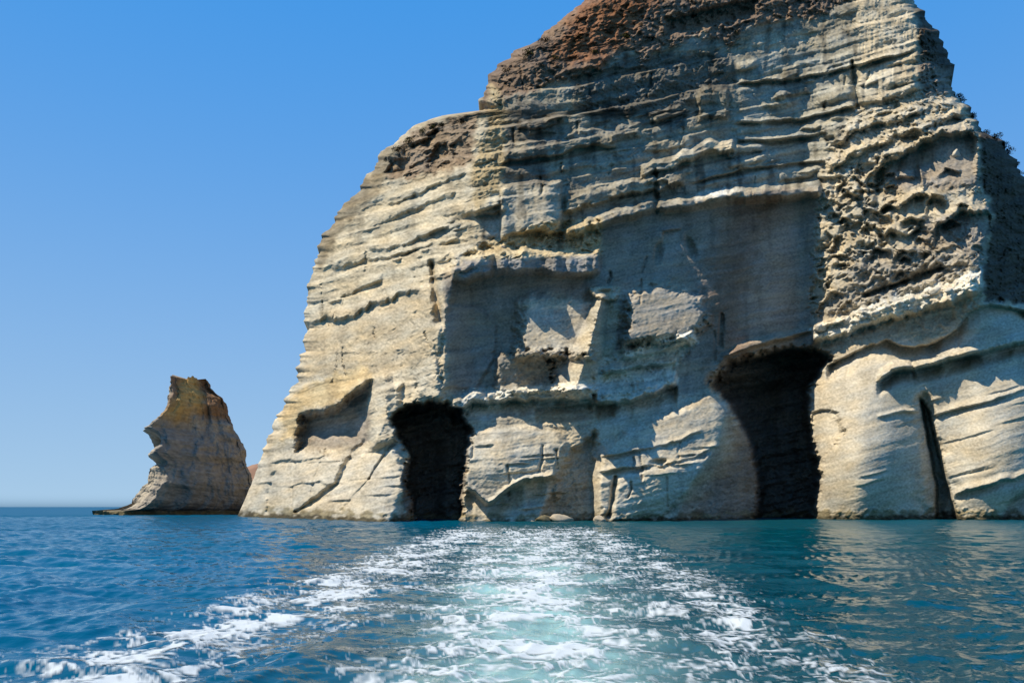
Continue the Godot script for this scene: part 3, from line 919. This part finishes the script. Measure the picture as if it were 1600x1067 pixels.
	for j in rows - 1:
		for i in cols - 1:
			var a := j * cols + i
			idx.append_array([a, a + cols, a + 1, a + 1, a + cols, a + cols + 1])
	var top := v.size()                                   # closes the top
	var ctr := Vector3.ZERO
	for i in cols: ctr += v[i] / cols
	v.append(ctr + Vector3(0, 0.5, 0))
	n.append(Vector3.UP)
	c.append(Color(0.2, 0.14, 0.09))
	for i in cols - 1: idx.append_array([i, i + 1, top])
	var root := Node3D.new()
	root.name = "sea_stack"
	root.position = Vector3(ctr.x, 0, ctr.z)
	for k in v.size(): v[k] -= root.position
	add_child(root)
	tag(root, "tall lone sea stack with ragged brown top standing in the water left of the cliff", "sea stack")
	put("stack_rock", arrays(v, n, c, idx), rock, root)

func build_headland() -> void:
	# a low reddish ridge far behind, seen in the gap between stack and cliff
	var crest := pts([330, 792, 345, 775, 368, 744, 385, 733, 402, 726, 440, 722, 500, 740, 540, 790])
	var v := PackedVector3Array()
	var c := PackedColorArray()
	var nn := nz(FastNoiseLite.TYPE_SIMPLEX_SMOOTH, 0.06, 41, 4)
	var cols := 120
	var rows := 30
	for j in rows:
		var t := float(j) / (rows - 1)
		for i in cols:
			var x := lerpf(330, 540, float(i) / (cols - 1))
			var top := survey(x, line_at(crest, x), 360.0)
			var e := Vector3(top.x, maxf(top.y, 0.2) * cos(t * PI - PI * 0.5) - 1.0 * absf(t * 2.0 - 1.0), top.z + (0.5 - t) * -50.0)
			e += Vector3(0.6, 0.5 + e.y * 0.04, 1.4) * 1.4 * nn.get_noise_3d(e.x, e.y * 2.0, e.z)
			v.append(e)
			c.append(Color(0.24, 0.145, 0.10) * (1.0 + 0.4 * nn.get_noise_3d(e.x * 2.0, e.y * 3.0, e.z)))
	var n := PackedVector3Array()
	for j in rows:
		for i in cols:
			n.append((v[mini(j + 1, rows - 1) * cols + i] - v[maxi(j - 1, 0) * cols + i]).cross(v[j * cols + mini(i + 1, cols - 1)] - v[j * cols + maxi(i - 1, 0)]).normalized())
	var idx := PackedInt32Array()
	for j in rows - 1:
		for i in cols - 1:
			var a := j * cols + i
			idx.append_array([a, a + 1, a + cols, a + 1, a + cols + 1, a + cols])
	var at := survey(430, 800, 360.0)
	at.y = 0
	for k in v.size(): v[k] -= at
	var o := put("headland", arrays(v, n, c, idx), rock, self)
	o.position = at
	tag(o, "low reddish headland in the gap between the sea stack and the cliff", "headland")

# ---------------------------------------------------------------- the sea
var wave := []
var n_sea := nz(FastNoiseLite.TYPE_SIMPLEX_SMOOTH, 0.05, 51, 2)
var n_chop := nz(FastNoiseLite.TYPE_SIMPLEX_SMOOTH, 0.5, 52, 4)
var n_lace := nz(FastNoiseLite.TYPE_SIMPLEX_SMOOTH, 1.7, 53, 4)
var n_lace2 := nz(FastNoiseLite.TYPE_SIMPLEX_SMOOTH, 0.42, 54, 4)
var n_warp := nz(FastNoiseLite.TYPE_SIMPLEX_SMOOTH, 0.6, 55, 2)
const SEA_AT := Vector3(0, 0, 3)
const SEA_ROWS := 565
var sea_ang := PackedFloat32Array()
var sea_v := []
var sea_c := []
var sea_f := []
var sea_n := []

func sea_r(j: int) -> float:
	if j < 520: return 10.0 * pow(30.0, j / 520.0)
	return 300.0 * pow(30000.0 / 300.0, (j - 520) / float(SEA_ROWS - 1 - 520))

func height(x: float, z: float, dr: float) -> float:
	var g := n_sea.get_noise_2d(x, z)
	var h := 0.0
	var k := 0
	for wv in wave:
		var len_: float = wv.z
		var f := clampf((len_ / dr - 1.6) / 2.0, 0.0, 1.0)
		if f <= 0.0: continue
		var ph: float = (x * wv.x + z * wv.y) * TAU / len_ + k * 1.7 + 2.5 * g
		var sn := sin(ph)
		h += f * minf(len_, 0.9 + len_ * 0.25) * 0.0125 * (1.0 - 2.0 * absf(sn)) * (0.7 + 0.8 * sin(g * 9.0 + k))
		k += 1
	var left := ss(0.0, -20.0, x) * 0.5 + 0.75
	h *= left
	h += 0.05 * n_chop.get_noise_2d(x * 0.8, z) * clampf(1.2 / dr - 0.6, 0.0, 1.0)
	return h

func wake(x: float, z: float) -> Vector2:      # (share of foam, how much air the water holds)
	var d := -z
	if d > 130.0: return Vector2.ZERO
	var wob := 1.0 * n_lace2.get_noise_2d(3.0, d * 0.5)
	var far := ss(130.0, 70.0, d)
	var mid_x := 0.2 + d * 0.022
	var mid_w := 1.6 + d * 0.055
	var mid := exp(-pow((x - mid_x + wob) / mid_w, 2.0))
	var lx := -6.4 + 0.9 * (1.0 - exp(-(d - 11.0) / 12.0)) + 0.004 * d
	var lft := exp(-pow((x - lx - wob) / (1.6 + 0.012 * d), 2.0))
	var rx := 4.3 + 3.6 * (1.0 - exp(-(d - 11.0) / 26.0))
	var rgt := exp(-pow((x - rx + wob) / (1.25 + 0.012 * d), 2.0))
	return Vector2((mid * 1.06 + lft * 0.98 + rgt * 0.62) * far, (mid * ss(110.0, 20.0, d) + 0.15 * (lft + rgt)) * far)

func sea_row(j: int) -> void:
	var r := sea_r(j)
	var dr := sea_r(j + 1) - r
	var vs := PackedVector3Array()
	var cs := PackedColorArray()
	var fs := PackedFloat32Array()
	for a in sea_ang:
		var x := SEA_AT.x + r * sin(a)
		var z := SEA_AT.z - r * cos(a)
		var h := 0.0
		if absf(a) < 0.85:
			h = height(x, z, dr)
		h *= ss(2500.0, 200.0, r)
		var w := Vector2.ZERO
		if absf(x) < 20.0 and r < 140.0: w = wake(x, z)
		var foam := 0.0
		if w.x > 0.03:
			var wx := x + 0.5 * n_warp.get_noise_2d(x, z)
			var wz := z * 0.75 + 0.5 * n_warp.get_noise_2d(x + 40.0, z)
			var big := n_lace2.get_noise_2d(wx, wz)
			var lace := 1.0 - 2.2 * absf(n_lace.get_noise_2d(wx, wz))
			var dens := w.x * (0.85 + 1.3 * big)
			foam = lace * 0.85 + dens * (0.85 - 0.12 * ss(30.0, 60.0, -z)) - 0.97 + 0.30 * n_chop.get_noise_2d(x * 3.2, z * 4.5)
			h += 0.05 * w.x * big
		vs.append(Vector3(x, h, z))
		fs.append(foam)
		# the colour of the water itself: open blue, green over the pale bottom near the cliff, milky where it is full of air
		var q := Color(0.002, 0.072, 0.142)
		var near_rock := ss(-60.0, 5.0, x - z * -0.12) * ss(20.0, 100.0, -z)
		var teal := clampf(ss(-16.0, 6.0, x + 3.0 * n_sea.get_noise_2d(x + 90.0, z)) * (1.0 - 0.55 * ss(14.0, 60.0, x - (-z) * 0.12)), 0.0, 1.0)
		q = q.lerp(Color(0.002, 0.05, 0.074), teal)
		q = q.lerp(Color(0.006, 0.075, 0.088), near_rock * 0.5)
		q = q.lerp(Color(0.3, 0.5, 0.49), clampf(w.y * w.y * (0.76 + 0.8 * n_lace2.get_noise_2d(x * 0.8 + 20.0, z * 0.5)), 0.0, 0.85))
		cs.append(q)
	sea_v[j] = vs
	sea_c[j] = cs
	sea_f[j] = fs

func sea_normal(j: int) -> void:
	var a: PackedVector3Array = sea_v[maxi(j - 1, 0)]
	var b: PackedVector3Array = sea_v[mini(j + 1, SEA_ROWS - 1)]
	var c: PackedVector3Array = sea_v[j]
	var n := PackedVector3Array()
	var last := c.size() - 1
	for i in c.size():
		n.append((c[mini(i + 1, last)] - c[maxi(i - 1, 0)]).cross(b[i] - a[i]).normalized())
	sea_n[j] = n

func build_sea() -> void:
	var rng := RandomNumberGenerator.new()
	rng.seed = 8
	for k in 15:
		var len_ := 0.55 * pow(1.27, k)
		var a := deg_to_rad(rng.randf_range(-75.0, 75.0) + 65.0)
		wave.append(Vector3(cos(a), sin(a), len_))
	var fine := 1000
	for i in 20: sea_ang.append(lerpf(-PI, -0.67, i / 20.0))
	for i in fine: sea_ang.append(lerpf(-0.67, 0.67, i / float(fine - 1)))
	for i in range(1, 21): sea_ang.append(lerpf(0.67, PI, i / 20.0))
	sea_v.resize(SEA_ROWS)
	sea_c.resize(SEA_ROWS)
	sea_f.resize(SEA_ROWS)
	sea_n.resize(SEA_ROWS)
	WorkerThreadPool.wait_for_group_task_completion(WorkerThreadPool.add_group_task(sea_row, SEA_ROWS))
	WorkerThreadPool.wait_for_group_task_completion(WorkerThreadPool.add_group_task(sea_normal, SEA_ROWS))
	var cols := sea_ang.size()
	var v := PackedVector3Array()
	var n := PackedVector3Array()
	var c := PackedColorArray()
	var f := PackedFloat32Array()
	for j in SEA_ROWS:
		v.append_array(sea_v[j])
		n.append_array(sea_n[j])
		c.append_array(sea_c[j])
		f.append_array(sea_f[j])
	var idx := PackedInt32Array()
	var fi := PackedInt32Array()
	for j in SEA_ROWS - 1:
		for i in cols - 1:
			var a := j * cols + i
			idx.append(a); idx.append(a + cols); idx.append(a + 1)
			idx.append(a + 1); idx.append(a + cols); idx.append(a + cols + 1)
			if f[a] > 0.0 or f[a + 1] > 0.0 or f[a + cols] > 0.0 or f[a + cols + 1] > 0.0:
				for k in [a, a + cols, a + 1, a + 1, a + cols, a + cols + 1]: fi.append(k)
	var m := StandardMaterial3D.new()
	m.vertex_color_use_as_albedo = true
	m.roughness = 0.07
	m.metallic_specular = 0.33
	m.normal_enabled = true
	m.normal_texture = normal_tex(0.006, 6.0, 61, 5)
	m.normal_scale = 1.0
	m.uv1_triplanar = true
	m.uv1_world_triplanar = true
	m.uv1_scale = Vector3(0.22, 0.22, 0.22)
	var sea := Node3D.new()
	sea.name = "sea"
	sea.set_meta("kind", "structure")
	add_child(sea)
	# farther off the ripples are too small to see singly: the sheet is rougher there
	var ends := [48.0, 105.0, 240.0, 1e9]
	var from := 0
	for z in 4:
		var to := from
		while to < SEA_ROWS - 1 and sea_r(to) < ends[z]: to += 1
		var mz: StandardMaterial3D = m.duplicate()
		mz.roughness = [0.07, 0.12, 0.2, 0.36][z]
		mz.metallic_specular = [0.24, 0.17, 0.13, 0.12][z]
		if z == 3: mz.normal_enabled = false
		var part := idx.slice(from * (cols - 1) * 6, to * (cols - 1) * 6)
		for k in part.size(): part[k] -= from * cols
		put("water", arrays(v.slice(from * cols, (to + 1) * cols), n.slice(from * cols, (to + 1) * cols), c.slice(from * cols, (to + 1) * cols), part), mz, sea)
		from = to
	# foam: a thin skin just above the water
	var map := PackedInt32Array()
	map.resize(v.size())
	map.fill(-1)
	var fv := PackedVector3Array()
	var fn := PackedVector3Array()
	var fc := PackedColorArray()
	for t in fi.size():
		var a := fi[t]
		if map[a] < 0:
			map[a] = fv.size()
			fv.append(v[a] + Vector3(0, 0.012 + 0.02 * clampf(f[a], 0.0, 1.0), 0))
			fn.append(n[a])
			fc.append(Color(0.62, 0.67, 0.68, (0.25 * ss(0.0, 0.12, f[a]) + 0.55 * ss(0.1, 0.5, f[a]))))
		fi[t] = map[a]
	var fm := StandardMaterial3D.new()
	fm.vertex_color_use_as_albedo = true
	fm.transparency = BaseMaterial3D.TRANSPARENCY_ALPHA
	fm.roughness = 0.7
	fm.metallic_specular = 0.3
	var foam := put("wake_foam", arrays(fv, fn, fc, fi), fm, self)
	foam.set_meta("kind", "stuff")
	tag(foam, "white foam of a boat wake spreading in three bands over the water", "foam")
	print("sea tris ", idx.size() / 3, " foam ", fi.size() / 3)

# ---------------------------------------------------------------- loose rocks and shrubs
func on_cliff(x: float, y: float) -> Vector3:
	var j := clampi(int(round((y - RY0) / STEP)), 0, RH - 1)
	var row: PackedVector3Array = row_v[j]
	var best := row[WRAP]
	var near := 1e9
	for k in range(WRAP, WRAP + NU):
		var p := row[k]
		var e := absf(800.0 + F * p.x / ((p.y - EYE) * sp - p.z * cp) - x)
		if e < near:
			near = e
			best = p
	return best

func stone(sd: int, flat: float) -> ArrayMesh:          # an angular broken stone about one metre across
	var rng := RandomNumberGenerator.new()
	rng.seed = sd
	var cuts := []
	for k in 13:
		var u := Vector3(rng.randfn(), rng.randfn(), rng.randfn()).normalized()
		cuts.append([u, rng.randf_range(0.33, 0.5)])
	var nn := nz(FastNoiseLite.TYPE_SIMPLEX_SMOOTH, 2.5, sd, 3)
	var v := PackedVector3Array()
	var c := PackedColorArray()
	var rows := 17
	var cols := 25
	for j in rows:
		var a := PI * j / (rows - 1)
		for i in cols:
			var b := TAU * i / (cols - 1)
			var u := Vector3(sin(a) * cos(b), cos(a), sin(a) * sin(b))
			var r := 0.62
			for q in cuts:
				var dt := u.dot(q[0])
				if dt > 0.05: r = minf(r, q[1] / dt)
			r += 0.03 * nn.get_noise_3dv(u)
			v.append(u * r * Vector3(1, flat, 0.9))
			c.append(Color.WHITE * (0.92 + 0.25 * nn.get_noise_3dv(u * 2.0)))
	var n := PackedVector3Array()
	for j in rows:
		for i in cols:
			var up := v[maxi(j - 1, 0) * cols + i]
			var dn := v[mini(j + 1, rows - 1) * cols + i]
			var l := v[j * cols + (i - 1 if i > 0 else cols - 2)]
			var r := v[j * cols + (i + 1 if i < cols - 1 else 1)]
			var q := (r - l).cross(dn - up)
			n.append(q.normalized() if q.length() > 1e-6 else v[j * cols + i].normalized())
	var idx := PackedInt32Array()
	for j in rows - 1:
		for i in cols - 1:
			var a := j * cols + i
			idx.append_array([a, a + cols, a + 1, a + 1, a + cols, a + cols + 1])
	return arrays(v, n, c, idx)

func bush(sd: int) -> ArrayMesh:
	var rng := RandomNumberGenerator.new()
	rng.seed = sd
	var st := SurfaceTool.new()
	st.begin(Mesh.PRIMITIVE_TRIANGLES)
	var lumps := []
	for k in 6: lumps.append(Vector3(rng.randf_range(-0.4, 0.4), rng.randf_range(0.05, 0.4), rng.randf_range(-0.35, 0.35)))
	for k in 420:
		var l: Vector3 = lumps[k % 6]
		var u := Vector3(rng.randfn(), rng.randfn() * 0.8 + 0.2, rng.randfn()).normalized()
		var p := l + u * rng.randf_range(0.12, 0.3)
		var t := u.cross(Vector3(rng.randfn(), rng.randfn(), rng.randfn())).normalized()
		var w := (u + 0.6 * Vector3(rng.randfn(), rng.randfn(), rng.randfn())).normalized()
		var a := t * rng.randf_range(0.03, 0.06)
		var b := w * rng.randf_range(0.05, 0.11)
		st.set_color(Color(0.075, 0.085, 0.035) * rng.randf_range(0.6, 1.5))
		st.set_normal(w.cross(t).normalized())
		for q in [p - a, p + b, p + a]: st.add_vertex(q)
	return st.commit()

func nth(k: int) -> String:
	var words := ["first", "second", "third", "fourth", "fifth", "sixth", "seventh", "eighth", "ninth", "tenth", "eleventh", "twelfth", "thirteenth", "fourteenth"]
	return words[k - 1] + " from the left: "

func build_small() -> void:
	var rng := RandomNumberGenerator.new()
	rng.seed = 77
	var shapes := []
	for k in 5: shapes.append(stone(200 + k, [0.75, 0.6, 0.9, 0.45, 0.7][k]))
	var pale := stone_mat(Color(0.58, 0.53, 0.43))
	var tan_m := stone_mat(Color(0.42, 0.35, 0.25))
	var wet := stone_mat(Color(0.17, 0.14, 0.08))
	# [column, row, size m, shape, material, label, category, group, sink]
	var list := [
		[1342, 176, 2.6, 3, pale, "largest bright white fallen slab on the terrace below the vertical cleft", "slab", ""],
		[1360, 173, 1.5, 3, pale, "small white slab just right of the largest fallen slab on the terrace", "slab", ""],
		[1494, 240, 2.2, 2, pale, "single pale lump stuck on the smooth grey hollow of the right shoulder", "rock", ""],
		[852, 803, 3.4, 1, wet, "low weed-covered rock at the waterline between the two lower blocks, left one", "rock", ""],
		[878, 801, 3.8, 1, tan_m, "larger low rock at the waterline between the two lower blocks, right one", "rock", ""],
		[938, 803, 2.0, 0, tan_m, "small brown rock at the waterline by the crack in the middle block", "rock", ""],
		[945, 452, 2.2, 3, tan_m, "flat cap stone on top of the slender rock pillar", "rock", ""]]
	for k in 13:
		var x := 1285.0 + k * 19.5 + rng.randf_range(-6, 6)
		var y: float = line_at(pts([1268, 512, 1310, 500, 1353, 483, 1412, 467, 1454, 455, 1500, 440, 1538, 423]), x) + rng.randf_range(0, 14)
		list.append([x, y, rng.randf_range(0.9, 2.4), k % 5, pale, "pale boulder lodged in the crumbling ledge on the right", "boulder", "boulders of the crumbling ledge on the right"])
	for k in 12:
		var x := 1300.0 + k * 15.5 + rng.randf_range(-6, 6)
		var y := 240.0 - (x - 1300.0) * 0.42 + rng.randf_range(-22, 10)
		list.append([x, y, rng.randf_range(0.7, 1.5), k % 5, tan_m if k % 2 else pale, "cream rubble block on the sloping right terrace", "rubble block", "rubble on the right terrace"])
	for k in 9:
		var x := 722.0 + k * 24.0 + rng.randf_range(-6, 6)
		list.append([x, 612.0 + rng.randf_range(-8, 8), rng.randf_range(0.6, 1.3), k % 5, pale, "pale chunk on the ledge right of the smaller cave", "boulder", "chunks on the middle crumbling ledge"])
	for k in 9:
		var x := 745.0 + k * 21.0 + rng.randf_range(-6, 6)
		list.append([x, 388.0 + rng.randf_range(-8, 4), rng.randf_range(0.6, 1.2), k % 5, tan_m, "tan stone on the jutting ledge above the bay", "loose stone", "loose stones on the jutting ledge"])
	var count := {}
	for q in list:
		if q[7] != "":
			count[q[7]] = count.get(q[7], 0) + 1
			q[5] = nth(count[q[7]]) + q[5]
		var o := put("boulder", shapes[q[3]], q[4], self)
		var p := on_cliff(q[0], q[1]) if q[1] < 790.0 else survey(q[0], q[1], 143.5)
		if q[1] >= 790.0: p.y = 0.15
		o.position = p
		o.rotation = Vector3(rng.randf_range(-0.25, 0.25), rng.randf_range(0, TAU), rng.randf_range(-0.25, 0.25))
		o.scale = Vector3.ONE * float(q[2])
		tag(o, q[5], q[6], q[7])
	# shrubs
	var leaf := StandardMaterial3D.new()
	leaf.vertex_color_use_as_albedo = true
	leaf.cull_mode = BaseMaterial3D.CULL_DISABLED
	leaf.roughness = 0.9
	var bushes := [bush(301), bush(302), bush(303)]
	var sets := [
		["dark low shrub on the left crest against the sky", "shrubs along the left crest", [604, 250, 622, 236, 640, 224, 660, 207, 676, 201, 690, 197, 722, 194]],
		["dark green shrub on the steep right edge of the cliff", "shrubs along the right edge", [1500, 152, 1512, 160, 1528, 184, 1542, 208, 1556, 218, 1568, 228, 1580, 240, 1590, 256, 1596, 272]],
		["small dark shrub on the reddish soil cap", "shrubs on the soil cap", [790, 112, 826, 86, 852, 66, 870, 92, 905, 62, 930, 84, 950, 52, 978, 60, 1002, 42, 1010, 66, 1084, 28, 1150, 52]]]
	for q in sets:
		var at: Array = q[2]
		for k in range(0, at.size(), 2):
			var o := put("shrub", bushes[(k / 2) % 3], leaf, self)
			o.position = on_cliff(at[k], at[k + 1]) + Vector3(0, -0.3, 0.0)
			o.rotation.y = rng.randf_range(0, TAU)
			o.scale = Vector3.ONE * rng.randf_range(1.6, 3.3)
			tag(o, nth(k / 2 + 1) + q[0], "shrub", q[1])
	row_v.clear()

func stone_mat(c: Color) -> StandardMaterial3D:
	var m: StandardMaterial3D = rock.duplicate()
	m.albedo_color = c.linear_to_srgb()
	return m
